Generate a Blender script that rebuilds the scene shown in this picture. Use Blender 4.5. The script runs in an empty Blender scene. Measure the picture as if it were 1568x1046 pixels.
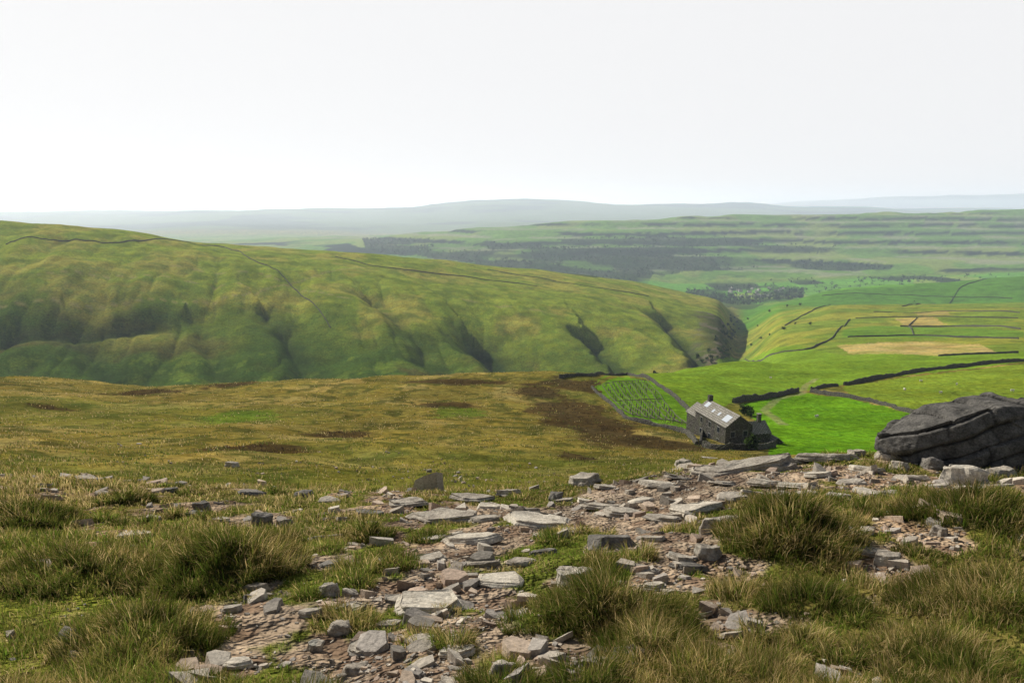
import bpy, bmesh, math, random, time
import numpy as np
from mathutils import Vector, Euler, noise as mn
T0=time.time()
rng=np.random.default_rng(7); random.seed(7)
FP=1045.0; TH=math.atan(198/FP); C=math.cos(TH); S=math.sin(TH)
sc=bpy.context.scene
sc.view_settings.view_transform='Standard'; sc.view_settings.look='None'; sc.view_settings.exposure=0
SUN_AZ=math.radians(-42); SUN_EL=math.radians(34)

# ------------------------------------------------------------------ noise
def _h(ix,iy,s):
    h=(ix*374761393+iy*668265263+s*1442695041)&0xffffffff
    h=((h^(h>>13))*1274126177)&0xffffffff
    h=h^(h>>16)
    return h/4294967295.0
def vn(x,y,s=0):
    x=np.asarray(x,float); y=np.asarray(y,float)
    x0=np.floor(x); y0=np.floor(y); fx=x-x0; fy=y-y0
    ix=x0.astype(np.int64); iy=y0.astype(np.int64)
    fx=fx*fx*fx*(fx*(fx*6-15)+10); fy=fy*fy*fy*(fy*(fy*6-15)+10)
    a=_h(ix,iy,s); b=_h(ix+1,iy,s); c=_h(ix,iy+1,s); d=_h(ix+1,iy+1,s)
    return (a+(b-a)*fx)*(1-fy)+(c+(d-c)*fx)*fy
def fbm(x,y,o=3,s=0):
    t=0;a=1;n=0
    for k in range(o):
        t=t+a*vn(x*2**k+17.3*k,y*2**k-9.1*k,s+k*13); n+=a; a*=.5
    return t/n
def ss(a,b,x):
    t=np.clip((np.asarray(x,float)-a)/(b-a),0,1); return t*t*(3-2*t)

# ------------------------------------------------------------------ terrain table (photo survey)
UC=[-500,0,200,400,600,800,950,1050,1130,1200,1300,1450,1568,2070]
TB=[
(13,[735,735,745,752,757,752,738,722,712,706,702,705,708,712]),
(40,[728,728,742,756,765,768,765,758,750,745,740,735,735,735]),
(70,[690,690,700,712,720,728,730,728,722,718,712,708,708,708]),
(130,[632,632,640,645,650,660,668,675,680,682,684,684,680,680]),
(180,[602,600,610,612,615,622,628,635,642,645,648,648,645,640]),
(250,[578,577,587,579,575,575,582,590,598,600,598,592,585,580]),
(320,[620,620,620,615,605,592,573,572,575,576,574,568,562,555]),
(420,[640,640,640,640,640,630,600,566,552,553,548,545,540,535]),
(520,[575,570,572,575,578,585,590,582,570,540,533,530,525,520]),
(620,[480,480,505,530,543,550,558,560,564,530,520,515,510,505]),
(800,[374,376,402,432,457,484,505,524,556,512,500,495,490,485]),
(1000,[340,340,352,388,422,448,468,493,540,494,482,478,475,470]),
(1250,[352,352,364,376,394,420,442,465,518,480,466,464,463,460]),
(1600,[385,385,388,392,397,412,428,446,494,470,475,470,465,460]),
(2000,[430,430,430,430,430,430,440,460,478,465,442,432,424,418]),
(2500,[440,440,440,440,440,445,452,458,462,458,455,450,445,440]),
(3000,[420,420,420,420,418,425,432,437,438,436,430,422,418,410]),
(3600,[400,400,400,400,395,393,398,403,406,408,403,398,395,390]),
(4300,[385,385,385,385,374,362,360,362,366,368,366,362,360,358]),
(5200,[375,375,375,372,362,344,338,334,332,330,328,326,323,320]),
(6500,[365,365,362,358,362,352,345,342,340,338,335,335,335,335]),
(8000,[350,350,348,342,345,340,340,340,340,340,340,340,340,340]),
(11000,[326,326,322,318,318,309,311,309,311,318,322,322,322,320]),
(14000,[332]*14),
(18000,[316,318,330,330,330,330,330,328,318,311,306,302,297,293]),
(26000,[332]*14)]
UC.insert(8,1100)
OV={520:578,620:562,800:534,1000:505,1250:476,1600:457,2000:468}
for y_,r_ in TB: r_.insert(8,OV.get(y_,.4*r_[7]+.6*r_[8]))
def herm(xk,yk,x):
    xk=np.asarray(xk,float); yk=np.asarray(yk,float)
    h=np.diff(xk)[:,None]; d=np.diff(yk,axis=0)/h
    m=np.zeros_like(yk); m[0]=d[0]; m[-1]=d[-1]
    p=d[:-1]*d[1:]; m[1:-1]=np.where(p>0,2*p/(d[:-1]+d[1:]+1e-12*np.sign(d[:-1]+d[1:]+1e-20)),0)
    i=np.clip(np.searchsorted(xk,x)-1,0,len(xk)-2); hh=(xk[i+1]-xk[i])[:,None]; t=((x-xk[i])[:,None])/hh
    return (2*t**3-3*t**2+1)*yk[i]+(t**3-2*t**2+t)*hh*m[i]+(-2*t**3+3*t**2)*yk[i+1]+(t**3-t**2)*hh*m[i+1]
NU,NL=800,1400
uf=np.linspace(-500,2070,NU); lf=np.linspace(math.log(13),math.log(26000),NL)
raw=np.array([r[1] for r in TB],float)
rows=herm(UC,raw.T,uf).T
tab=herm([math.log(r[0]) for r in TB],rows,lf)
def blur(t,n,ax):
    k=np.exp(-np.linspace(-2,2,2*n+1)**2); k/=k.sum()
    pw=[(0,0),(0,0)]; pw[ax]=(n,n); p=np.pad(t,pw,'edge'); o=0
    for i,w in enumerate(k):
        o=o+w*(p[i:i+t.shape[0],:] if ax==0 else p[:,i:i+t.shape[1]])
    return o
tab=blur(blur(tab,6,0),4,1)
def look(u,L):
    x=np.clip((u+500)/2570*(NU-1),0,NU-1.001); y=np.clip((L-lf[0])/(lf[-1]-lf[0])*(NL-1),0,NL-1.001)
    i=x.astype(int); j=y.astype(int); fx=x-i; fy=y-j
    return (tab[j,i]*(1-fx)+tab[j,i+1]*fx)*(1-fy)+(tab[j+1,i]*(1-fx)+tab[j+1,i+1]*fx)*fy
def H0(X,Y):
    X=np.asarray(X,float); Y=np.asarray(Y,float)
    Yc=np.clip(Y,13,26000); a=X/Yc; L=np.log(Yc); u=784+FP*a
    for _ in range(3):
        v=look(u,L); py=(523-v)/FP; u=784+FP*a*(C+py*S)
    z=Yc*(-S+py*C)/(C+py*S)
    return np.where(Y<13,-1.65+(z+1.65)*(Y/13),z),u
YS=np.geomspace(2.0,25000,4000)
def survey(u,v,Hf):
    px=(u-784)/FP; py=(523-v)/FP; den=C+py*S
    a=px/den; t=(-S+py*C)/den
    h=Hf(a*YS,YS); hit=np.nonzero(h>=t*YS)[0]
    i=hit[0] if len(hit) else len(YS)-1
    y=YS[i]
    if i>0:
        f0=h[i-1]-t*YS[i-1]; f1=h[i]-t*YS[i]; y=YS[i-1]+(YS[i]-YS[i-1])*(-f0/(f1-f0+1e-12)) if f1>f0 else y
    return np.array([a*y,y,float(Hf(np.array([a*y]),np.array([y]))[0])])
Hb=lambda x,y:H0(x,y)[0]
TU=[(350,880,.80,.30),(1205,838,.72,.34),(940,955,.52,.26),(1490,800,.8,.20),(120,880,.8,.16),(230,985,.5,.14),(40,800,.7,.18),
    (1530,920,.7,.14),(565,825,.30,.12),(600,872,.2,.06),(1240,930,.4,.10),(430,830,.25,.08),(820,960,.26,.10),(190,770,.45,.12),(1000,1010,.35,.12)]
TUW=[]
for (u,v,r,h) in TU:
    p=survey(u,v,Hb); TUW.append((p[0],p[1],r,h))
def segd(X,Y,pts,signed=False):
    d=np.full(np.shape(X),1e9); sg=np.zeros(np.shape(X))
    for (x0,y0),(x1,y1) in zip(pts[:-1],pts[1:]):
        dx,dy=x1-x0,y1-y0; t=np.clip(((X-x0)*dx+(Y-y0)*dy)/(dx*dx+dy*dy+1e-9),0,1)
        q=np.hypot(X-x0-t*dx,Y-y0-t*dy)
        if signed: sg=np.where(q<d,np.sign((X-x0)*dy-(Y-y0)*dx),sg)
        d=np.minimum(d,q)
    return (d,sg) if signed else d
# side ravines: floor lines (top to bottom), steep-bank width, gentle-bank width, depth
GUL=[([(735,488),(785,526),(850,570)],30,95,44),([(903,492),(945,530),(985,563)],24,70,36),([(405,465),(445,515),(482,572)],16,60,15),
     ([(1015,480),(1055,512),(1085,545)],18,50,24),([(560,440),(640,510),(690,570)],16,60,13),([(120,490),(150,525),(190,574)],18,55,14),([(230,484),(100,488),(0,494)],28,30,18),
     ([(825,500),(865,530),(910,568)],10,30,10),([(290,470),(320,520),(350,572)],14,45,9)]
GW=[([tuple(survey(u,v,Hb)[:2]) for u,v in g],a,b,d) for g,a,b,d in GUL]
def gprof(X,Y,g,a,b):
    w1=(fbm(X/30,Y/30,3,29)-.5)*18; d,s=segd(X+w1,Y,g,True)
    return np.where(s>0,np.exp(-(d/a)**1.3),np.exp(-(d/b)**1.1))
def H(X,Y):
    X=np.asarray(X,float); Y=np.asarray(Y,float)
    z,u=H0(X,Y)
    n=lambda l,s,o=2:(fbm(X/l,Y/l,o,s)-.5)
    z=z+n(.5,1,3)*.10*(1-ss(20,40,Y))
    z=z+n(1.8,2)*.18*(1-ss(60,120,Y))
    z=z+n(5,3)*.6*ss(12,40,Y)*(1-ss(300,500,Y))
    z=z+n(16,4)*1.7*ss(25,60,Y)*(1-ss(600,900,Y))*(1-.7*ss(1080,1140,u)*ss(110,130,Y))
    z=z+n(60,5)*5*ss(110,300,Y)*(1-.6*ss(1080,1140,u)*(1-ss(600,900,Y)))
    z=z+n(220,6)*16*ss(450,900,Y)
    z=z+n(900,7,3)*50*ss(3500,6000,Y)+n(2600,8,3)*150*ss(7500,10500,Y)
    hill=ss(440,520,Y)*(1-ss(820,1100,Y))*(1-ss(1040,1110,u))
    xr=X*.94+Y*.34; yr=-X*.34+Y*.94
    z=z-hill*8*(1-np.abs(2*fbm(xr/100,yr/360,3,21)-1))**3-hill*4*(1-np.abs(2*fbm(xr/34,yr/140,3,24)-1))**3
    m=(Y>400)&(Y<1200)
    if m.any():
        c=np.zeros_like(z); Xm,Ym=X[m],Y[m]; cm=0
        for g,a,b,d in GW: cm=np.maximum(cm,d*gprof(Xm,Ym,g,a,b))
        c[m]=cm; z=z-c
    far=ss(2900,3300,Y)*(1-ss(5200,6000,Y))*ss(500,640,u)
    z=z+far*10*np.sin(z*2*math.pi/44+3*n(700,31))
    m=(Y<20)
    if m.any():
        c=np.zeros_like(z); cm=0
        for (x,y,r,h) in TUW: cm=cm+h*np.exp(-(((X[m]-x)**2+(Y[m]-y)**2)/(r*.62)**2))
        c[m]=cm; z=z+c
    return z
SV=lambda u,v:survey(u,v,H)
def wpts(l): return [tuple(SV(u,v)[:2]) for u,v in l]
def inpoly(X,Y,poly):
    r=np.zeros(np.shape(X),bool); n=len(poly)
    for i in range(n):
        x0,y0=poly[i]; x1,y1=poly[(i+1)%n]
        if y0==y1: continue
        r^=((y0>Y)!=(y1>Y))&(X<(x1-x0)*(Y-y0)/(y1-y0)+x0)
    return r

GR=[(640,1040,.42),(560,1010,.40),(480,1000,.32),(700,960,.42),(740,900,.48),(700,850,.7),(760,815,.9),(850,790,1.1),(690,785,1.0),(960,800,.9),
    (1030,765,1.1),(1040,840,.6),(1050,900,.3),(1150,735,1.3),(1290,728,1.3),(1085,1000,.2),(1090,940,.28),(420,960,.32),(540,920,.36),(1400,735,1.0),(1000,745,1.2),(660,1000,.34),(1350,860,.38),
    (370,1020,.22),(590,760,.8),(400,795,.45),(280,775,.5),(190,815,.25),(110,735,.6),(1440,830,.3),(870,900,.34),(1000,880,.34),(940,840,.45),(380,940,.22),(1500,745,.8),(340,720,.8),(820,1040,.2),
    (500,860,.3),(600,830,.4),(1120,800,.5),(1400,790,.4),(1130,860,.3),(410,890,.16)]
GRW=[(*SV(u,v)[:2],r) for u,v,r in GR]
def gravel(X,Y):
    g=np.zeros(np.shape(X))
    for x,y,r in GRW: g=np.maximum(g,1.25-np.hypot(X-x,(Y-y)*.8)/r/1.15)
    g=g+(fbm(X/.5,Y/.5,4,51)-.5)*2.1
    g=ss(.2,.55,g)
    for (x,y,r,h) in TUW: g=g*(1-np.exp(-(((X-x)**2+(Y-y)**2)/(r*.8)**2)**2))
    return g*(Y<19)

# ------------------------------------------------------------------ mesh helpers
def mk(name,V,Fc,col=None,mat=None,smooth=False):
    V=np.ascontiguousarray(V,dtype=np.float32); Fc=np.ascontiguousarray(Fc,dtype=np.int32)
    me=bpy.data.meshes.new(name); me.vertices.add(len(V)); me.vertices.foreach_set('co',V.ravel())
    k=Fc.shape[1]; me.loops.add(Fc.size); me.loops.foreach_set('vertex_index',Fc.ravel())
    me.polygons.add(len(Fc)); me.polygons.foreach_set('loop_start',np.arange(0,Fc.size,k,dtype=np.int32))
    me.polygons.foreach_set('use_smooth',np.full(len(Fc),smooth))
    me.update(calc_edges=True)
    if col is not None:
        ca=me.color_attributes.new('Col','FLOAT_COLOR','POINT')
        cc=np.ones((len(V),4),np.float32); cc[:,:3]=col; ca.data.foreach_set('color',cc.ravel())
    ob=bpy.data.objects.new(name,me); sc.collection.objects.link(ob)
    if mat: me.materials.append(mat)
    return ob
def mat(name):
    m=bpy.data.materials.new(name); m.use_nodes=True; nt=m.node_tree; nt.nodes.clear(); return m,nt
def noise_n(nt,co,scale,det=4,rough=.6):
    n=nt.nodes.new('ShaderNodeTexNoise'); n.inputs['Scale'].default_value=scale; n.inputs['Detail'].default_value=det; n.inputs['Roughness'].default_value=rough
    nt.links.new(co,n.inputs['Vector']); return n.outputs['Fac']
def mr(nt,v,a,b,c,d):
    n=nt.nodes.new('ShaderNodeMapRange'); n.inputs[1].default_value=a;n.inputs[2].default_value=b;n.inputs[3].default_value=c;n.inputs[4].default_value=d
    nt.links.new(v,n.inputs[0]); return n.outputs[0]
def mth(nt,op,a,b):
    n=nt.nodes.new('ShaderNodeMath'); n.operation=op
    for i,x in enumerate((a,b)):
        if isinstance(x,(int,float)): n.inputs[i].default_value=x
        else: nt.links.new(x,n.inputs[i])
    return n.outputs[0]
def mixc(nt,f,a,b,bt='MIX'):
    n=nt.nodes.new('ShaderNodeMix'); n.data_type='RGBA'; n.blend_type=bt
    for s_,x in ((n.inputs[0],f),(n.inputs[6],a),(n.inputs[7],b)):
        if isinstance(x,(int,float)): s_.default_value=x
        elif isinstance(x,tuple): s_.default_value=(*x,1)
        else: nt.links.new(x,s_)
    return n.outputs[2]
def vscale(nt,c,f):
    vm=nt.nodes.new('ShaderNodeVectorMath'); vm.operation='SCALE'
    if isinstance(c,tuple): vm.inputs[0].default_value=c
    else: nt.links.new(c,vm.inputs[0])
    nt.links.new(f,vm.inputs[3]); return vm.outputs[0]
def princ(nt,colr,rough=.9,spec=.1,bump=None,bs=.5,bd=.02):
    p=nt.nodes.new('ShaderNodeBsdfPrincipled'); o=nt.nodes.new('ShaderNodeOutputMaterial')
    p.inputs['Roughness'].default_value=rough; p.inputs['Specular IOR Level'].default_value=spec
    if isinstance(colr,tuple): p.inputs['Base Color'].default_value=(*colr,1)
    else: nt.links.new(colr,p.inputs['Base Color'])
    if bump is not None:
        b=nt.nodes.new('ShaderNodeBump'); b.inputs['Strength'].default_value=bs; b.inputs['Distance'].default_value=bd
        nt.links.new(bump,b.inputs['Height']); nt.links.new(b.outputs[0],p.inputs['Normal'])
    nt.links.new(p.outputs[0],o.inputs[0]); return p,o
def terrain_mat():
    m,nt=mat('moorland_ground'); g=nt.nodes.new('ShaderNodeNewGeometry').outputs['Position']
    a=nt.nodes.new('ShaderNodeAttribute'); a.attribute_name='Col'
    n0=mr(nt,noise_n(nt,g,.035,7,.7),.3,.7,.62,1.38)
    n1=mr(nt,noise_n(nt,g,.5,5,.7),.3,.7,.55,1.45)
    n2=mr(nt,noise_n(nt,g,7,5,.7),.3,.7,.62,1.38)
    f=mth(nt,'MULTIPLY',mth(nt,'MULTIPLY',n0,n1),n2)
    base=vscale(nt,a.outputs['Color'],f)
    tint=mr(nt,noise_n(nt,g,.12,5,.65),.35,.65,0,1)
    c2=mixc(nt,tint,base,mixc(nt,1.0,base,(1.2,1.02,.8),'MULTIPLY'))
    hgt=mth(nt,'ADD',mth(nt,'MULTIPLY',noise_n(nt,g,.4,6,.75),1.9),mth(nt,'MULTIPLY',noise_n(nt,g,9,4,.7),.06))
    princ(nt,c2,1,0,hgt,.85,1.0); return m
MT=terrain_mat()

# ------------------------------------------------------------------ terrain sheet
s_rows=np.concatenate([np.linspace(1.2,7,30,endpoint=False),np.geomspace(7,20,250,endpoint=False),np.geomspace(20,26005,880)])
a_cols=np.concatenate([-np.geomspace(2.2,.84,40,endpoint=False),np.linspace(-.84,.84,1060),np.geomspace(.84,2.2,41)[1:]])
SR,AC=np.meshgrid(s_rows,a_cols,indexing='ij'); X=(SR*AC).ravel(); Y=(SR-5).ravel()
Z=H(X,Y)
_,U=H0(X,Y)
def cmix(c,c2,f): return c*(1-f[:,None])+np.array(c2)[None,:]*f[:,None]
n15=fbm(X/15,Y/15,4,61); n4=fbm(X/4,Y/4,3,62); n60=fbm(X/70,Y/70,4,63); n300=fbm(X/300,Y/300,4,64)
col=np.tile(np.array([.225,.195,.045]),(len(X),1))
col=cmix(col,(.35,.285,.095),ss(.5,.68,n15)*.8)
col=cmix(col,(.08,.09,.02),ss(.53,.66,n4)*.8)
col=cmix(col,(.12,.155,.026),ss(.5,.68,n60)*.55)
def ell(u,v,rx,ry,jit=.5):
    p=SV(u,v); dx=rx*p[1]/FP; q=SV(u,v-ry); dy=abs(q[1]-p[1])
    return np.hypot((X-p[0])/dx,(Y-p[1])/dy)+(n4-.5)*2.0*jit+(n15-.5)*1.6
RUSH=[(400,686,80,8),(870,628,60,28),(820,600,60,12),(985,672,60,9),(930,655,60,14),(520,665,60,6),(80,625,50,4),(230,600,60,4),(680,620,70,4),(350,590,40,3),(890,700,40,6),(1030,680,45,9),(700,585,80,4),(880,590,50,8)]
rush=np.zeros(len(X))
for e in RUSH: rush=np.maximum(rush,1-ss(.7,1.1,ell(*e)))
rush*=(Y>20)
col=cmix(col,(.065,.045,.022),rush*.88)
for e in [(385,635,40,6),(250,584,60,3),(700,628,40,6),(360,640,50,5)]: col=cmix(col,(.11,.20,.02),(1-ss(.6,1.1,ell(*e)))*.7)
jx=(n4-.5)*3*np.clip(Y/200,0.1,4)
def paint(poly,c,f=1.0,mask=None):
    global col
    w=wpts(poly); m=inpoly(X+jx,Y+jx,w).astype(float)
    if mask is not None: m=m*mask
    col=cmix(col,c,m*f)
hl=ss(330,430,Y)*(1-ss(2100,2300,Y))*(1-ss(1105,1132,U))
col=cmix(col,(.215,.285,.036),hl)
col=cmix(col,(.32,.305,.07),hl*ss(.48,.63,n60)*.7)
col=cmix(col,(.09,.165,.022),hl*ss(.48,.60,n15)*.5)
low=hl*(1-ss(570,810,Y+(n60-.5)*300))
col=cmix(col,(.042,.09,.016),low*.9)  # darker vegetation, plus shade of the slope facing off the sun, in the colour
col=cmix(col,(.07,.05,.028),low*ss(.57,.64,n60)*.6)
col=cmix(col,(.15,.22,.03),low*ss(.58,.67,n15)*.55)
m=(Y>400)&(Y<1200); gshade=np.zeros(len(X)); gm=0
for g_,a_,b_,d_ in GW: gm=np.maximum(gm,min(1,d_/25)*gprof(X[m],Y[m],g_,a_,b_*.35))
gshade[m]=gm; col=cmix(col,(.025,.05,.016),np.clip(gshade*1.4-.15,0,.88))  # ravine shade painted into the ground colour along each cut
sp_=hl*ss(1040,1095,U)*(Y<1150)
col=cmix(col,(.04,.055,.025),sp_*.85); col=cmix(col,(.15,.13,.10),sp_*ss(.54,.62,n15)*.8)
hr=ss(400,470,Y)*(1-ss(1300,1450,Y))*ss(1118,1145,U)
col=cmix(col,(.26,.29,.045),hr); col=cmix(col,(.14,.25,.03),hr*ss(.45,.6,n60)*.7); col=cmix(col,(.10,.16,.03),hr*ss(.55,.66,n15)*.5)
h2=ss(1250,1400,Y)*(1-ss(2300,2400,Y))*ss(1118,1145,U)
col=cmix(col,(.085,.22,.024),h2); col=cmix(col,(.19,.27,.05),h2*ss(.5,.62,n300)*.6)
fl=ss(2200,2350,Y)*(1-ss(3000,3200,Y)); col=cmix(col,(.11,.31,.03),fl)
col=cmix(col,(.21,.33,.06),fl*(vn(X/160,Y/220,5)>.55))
col=cmix(col,(.03,.06,.02),fl*(vn(X/130,Y/200,9)>.66))
fs=ss(3000,3200,Y)*(1-ss(6000,7000,Y)); col=cmix(col,(.11,.24,.035),fs); col=cmix(col,(.20,.28,.07),fs*ss(.5,.6,n300)*.9)
wv=3*(fbm(X/700,Y/700,2,31)-.5)
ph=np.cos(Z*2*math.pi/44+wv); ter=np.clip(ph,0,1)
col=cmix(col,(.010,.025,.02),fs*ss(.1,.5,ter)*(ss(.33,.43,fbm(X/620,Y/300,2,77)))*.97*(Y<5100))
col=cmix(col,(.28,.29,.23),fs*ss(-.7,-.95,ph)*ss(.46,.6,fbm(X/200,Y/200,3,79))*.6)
ff=ss(6500,7500,Y); col=cmix(col,(.10,.16,.05),ff); col=cmix(col,(.03,.05,.03),ff*ss(.5,.6,fbm(X/1500,Y/800,4,78))*.8)
paint([(905,590),(965,573),(1100,550),(1130,549),(1300,545),(1568,538),(1900,535),(1900,560),(1568,555),(1300,588),(1130,615),(1068,642),(1025,602),(1000,584),(960,576)],(.165,.285,.024))
paint([(915,592),(960,577),(1000,585),(1025,602),(1060,635),(1068,648),(1040,660),(1000,650),(960,640)],(.14,.30,.02))
paint([(1135,618),(1225,602),(1290,608),(1430,641),(1430,690),(1180,700),(1165,650)],(.125,.30,.012))
paint([(1290,592),(1568,557),(1900,545),(1900,690),(1430,690),(1430,640),(1300,607)],(.19,.28,.028))
paint([(1282,529),(1340,525),(1420,523),(1500,527),(1528,540),(1440,545),(1300,542)],(.52,.41,.17),.85,.55+.45*ss(.35,.6,n15))
paint([(1370,488),(1430,485),(1450,497),(1385,499)],(.44,.35,.13),.8)
paint([(1400,478),(1450,476),(1455,482),(1405,483)],(.42,.34,.13),.7)
paint([(1290,505),(1370,500),(1568,507),(1568,517),(1290,516)],(.11,.26,.03),.7)
paint([(1210,437),(1300,432),(1400,428),(1400,440),(1290,445),(1230,447)],(.13,.34,.035),.8)
WOOD=[(555,366),(700,374),(850,380),(1000,388),(1250,399),(1370,406),(1362,414),(1200,412),(1000,420),(900,424),(830,414),(700,400),(560,384)]
SC1=[(850,366),(1000,363),(1190,373),(1290,382),(1290,386),(1150,382),(1000,377),(870,373)]
SC2=[(880,384),(1000,378),(1100,386),(1080,391),(960,391)]
VIL=[(1050,446),(1110,440),(1180,437),(1232,442),(1222,460),(1180,462),(1150,474),(1120,470),(1090,458)]
wm=ss(.33,.47,fbm(X/330,Y/200,4,8))
paint(WOOD,(.018,.04,.022),.88,.3+.7*wm); paint(SC1,(.018,.04,.02),.85,wm); paint(SC2,(.018,.04,.02),.85,wm); paint(VIL,(.03,.06,.02),.75,ss(.36,.46,fbm(X/120,Y/120,3,15)))
nr=1-ss(15,24,Y); col=cmix(col,(.15,.13,.042),nr*.8); col=cmix(col,(.17,.23,.03),nr*ss(.5,.65,n4)*.6)
gv=gravel(X,Y); n02=fbm(X/.25,Y/.25,3,66)
gc=cmix(np.tile(np.array([.42,.33,.24]),(len(X),1)),(.24,.17,.12),ss(.4,.65,n02))
col=col*(1-gv[:,None])+gc*gv[:,None]
tr=wpts([(1200,650),(1170,628),(1190,611),(1228,603),(1234,590),(1250,580)])
m=(Y>100)&(Y<400); d=np.full(len(X),99.); d[m]=segd(X[m],Y[m],tr); col=cmix(col,(.30,.27,.17),(1-ss(.8,1.8,d))*.5)
# sheep tracks worn across the left hill
for t_ in ([(0,470),(120,468),(260,462),(370,452),(450,434),(560,410)],[(250,405),(400,420),(520,455),(620,480)],[(560,430),(700,455),(860,485)],[(60,420),(240,425),(380,440)]):
    w=wpts(t_); m=(Y>450)&(Y<1300)&(U<1050); d=np.full(len(X),99.); d[m]=segd(X[m],Y[m],w); col=cmix(col,(.30,.27,.13),(1-ss(1.0,2.6,d))*.55)
R_,C_=SR.shape; idx=np.arange(R_*C_).reshape(R_,C_)
Fq=np.stack([idx[:-1,:-1],idx[:-1,1:],idx[1:,1:],idx[1:,:-1]],-1).reshape(-1,4)
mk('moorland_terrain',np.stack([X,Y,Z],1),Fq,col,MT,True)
print('terrain',time.time()-T0)

# ------------------------------------------------------------------ grass
def grass_mat(name,tr=.5):
    m,nt=mat(name); a=nt.nodes.new('ShaderNodeAttribute'); a.attribute_name='Col'
    d=nt.nodes.new('ShaderNodeBsdfDiffuse'); t=nt.nodes.new('ShaderNodeBsdfTranslucent'); mx=nt.nodes.new('ShaderNodeMixShader'); mx.inputs[0].default_value=tr
    g=nt.nodes.new('ShaderNodeNewGeometry').outputs['Position']
    c=vscale(nt,a.outputs['Color'],mr(nt,noise_n(nt,g,2.5,3),.3,.7,.65,1.35))
    o=nt.nodes.new('ShaderNodeOutputMaterial')
    nt.links.new(c,d.inputs[0]); nt.links.new(c,t.inputs[0]); nt.links.new(d.outputs[0],mx.inputs[1]); nt.links.new(t.outputs[0],mx.inputs[2]); nt.links.new(mx.outputs[0],o.inputs[0])
    return m
MG=grass_mat('grass_blades')
def blades(name,x,y,L,W,ang,lean,col,m,sink=.01):
    n=len(x); z=H(x,y)-sink
    P=np.stack([x,y,z],1); dr=np.stack([np.cos(ang),np.sin(ang),np.zeros(n)],1)
    wa=rng.uniform(0,math.pi,n); wd=np.stack([np.cos(wa),np.sin(wa),np.zeros(n)],1)*(W/2)[:,None]
    up=np.array([0,0,1.])
    mid=P+up*(L*.55*np.cos(lean*.5))[:,None]+dr*(L*.55*np.sin(lean*.5))[:,None]
    tip=mid+up*(L*.5*np.cos(lean*1.3))[:,None]+dr*(L*.5*np.sin(lean*1.3))[:,None]
    V=np.stack([P-wd,P+wd,mid-wd*.75,mid+wd*.75,tip],1).reshape(-1,3)
    b=np.arange(n)[:,None]*5
    Fc=np.concatenate([b+[0,1,3],b+[0,3,2],b+[2,3,4]],1).reshape(-1,3)
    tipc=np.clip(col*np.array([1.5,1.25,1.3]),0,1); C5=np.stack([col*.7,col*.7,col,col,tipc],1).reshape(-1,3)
    return mk(name,V,Fc,C5,m)
def fan(n,y0,y1,wide=.95,p=1.0):
    y=y0*(y1/y0)**(rng.random(n)**p); x=(rng.random(n)*2-1)*(y*wide+1.0); return x,y
GC=[np.array(c) for c in ((.125,.17,.030),(.205,.225,.042),(.36,.30,.10),(.62,.49,.23),(.15,.25,.028))]
def pick(n,pr):
    k=rng.choice(len(GC),n,p=pr); c=np.array(GC)[k]; return c*rng.uniform(.6,1.25,(n,1))
x,y=fan(430000,2.3,21)
g=gravel(x,y); cl=fbm(x/.2,y/.2,2,91); big=fbm(x/1.1,y/1.1,3,92)
keep=(rng.random(len(x))>g*1.02)&(rng.random(len(x))<.2+1.1*cl)
x,y,g,cl,big=[q[keep] for q in (x,y,g,cl,big)]
n=len(x); edge=np.clip(np.abs(x)/(y*.75),0,1)
hgt=(.025+.05*cl+.09*ss(.48,.72,big)*(.4+.8*edge))*rng.uniform(.6,1.5,n)*(1-.5*g)
co=pick(n,[.32,.3,.20,.07,.11]); straw=ss(.48,.62,fbm(x/.8,y/.8,3,93)); k=rng.random(n)<straw*.75
co[k]=pick(k.sum(),[.05,.1,.4,.45,0])
k=(rng.random(n)<.75*ss(8,11,y)*ss(.15,.4,-x/y)); co[k]=pick(k.sum(),[.05,.1,.35,.5,0])
k2=(big<.45)&(rng.random(n)<.6)&~k; co[k2]=pick(k2.sum(),[.2,.3,.08,0,.42])*1.1
W=np.maximum(.0045,.0013*y)*rng.uniform(.7,1.3,n)
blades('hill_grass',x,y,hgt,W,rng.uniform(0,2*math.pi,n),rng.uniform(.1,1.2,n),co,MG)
xs=[];ys=[];ls=[];an=[];tc_=[]
mini=[]
mx_,my_=fan(1000,2.8,19,.9)
gg=gravel(mx_,my_); bb=fbm(mx_/1.6,my_/1.6,2,44)
for a_,b_,g_,q_ in zip(mx_,my_,gg,bb):
    if g_<.35 and rng.random()<ss(.35,.6,q_)*.9+.12: mini.append((a_,b_,rng.uniform(.08,.24)*(1+.03*b_),rng.uniform(-.07,.14)))
for i,(tx,ty,r,h) in enumerate(TUW+mini):
    isb=i<len(TUW)
    q=int((13000 if isb else 6000)*(r/.7)**(2 if isb else 1.6)*(6/max(ty,3.5))**1.2); a=rng.uniform(0,2*math.pi,q); rr=np.sqrt(rng.random(q))*r*1.05*(.8+.4*vn(np.cos(a)*1.5+i*7,np.sin(a)*1.5,5))
    px=tx+np.cos(a)*rr; py_=ty+np.sin(a)*rr
    ci=fbm(px/.14,py_/.14,2,i+3); kk=rng.random(q)<.1+1.3*ss(.35,.7,ci)
    xs.append(px[kk]);ys.append(py_[kk]); ls.append(((.13+.5*h)*(1.05-.45*(rr/r)**2)*rng.uniform(.5,1.3,q)*(.6+.8*ci))[kk])
    an.append((a+rng.normal(0,.9,q))[kk]); tc_.append(np.full(kk.sum(),rng.random() if not isb else .1))
x=np.concatenate(xs);y=np.concatenate(ys);L=np.concatenate(ls);an=np.concatenate(an);tcv=np.concatenate(tc_);n=len(x)
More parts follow.
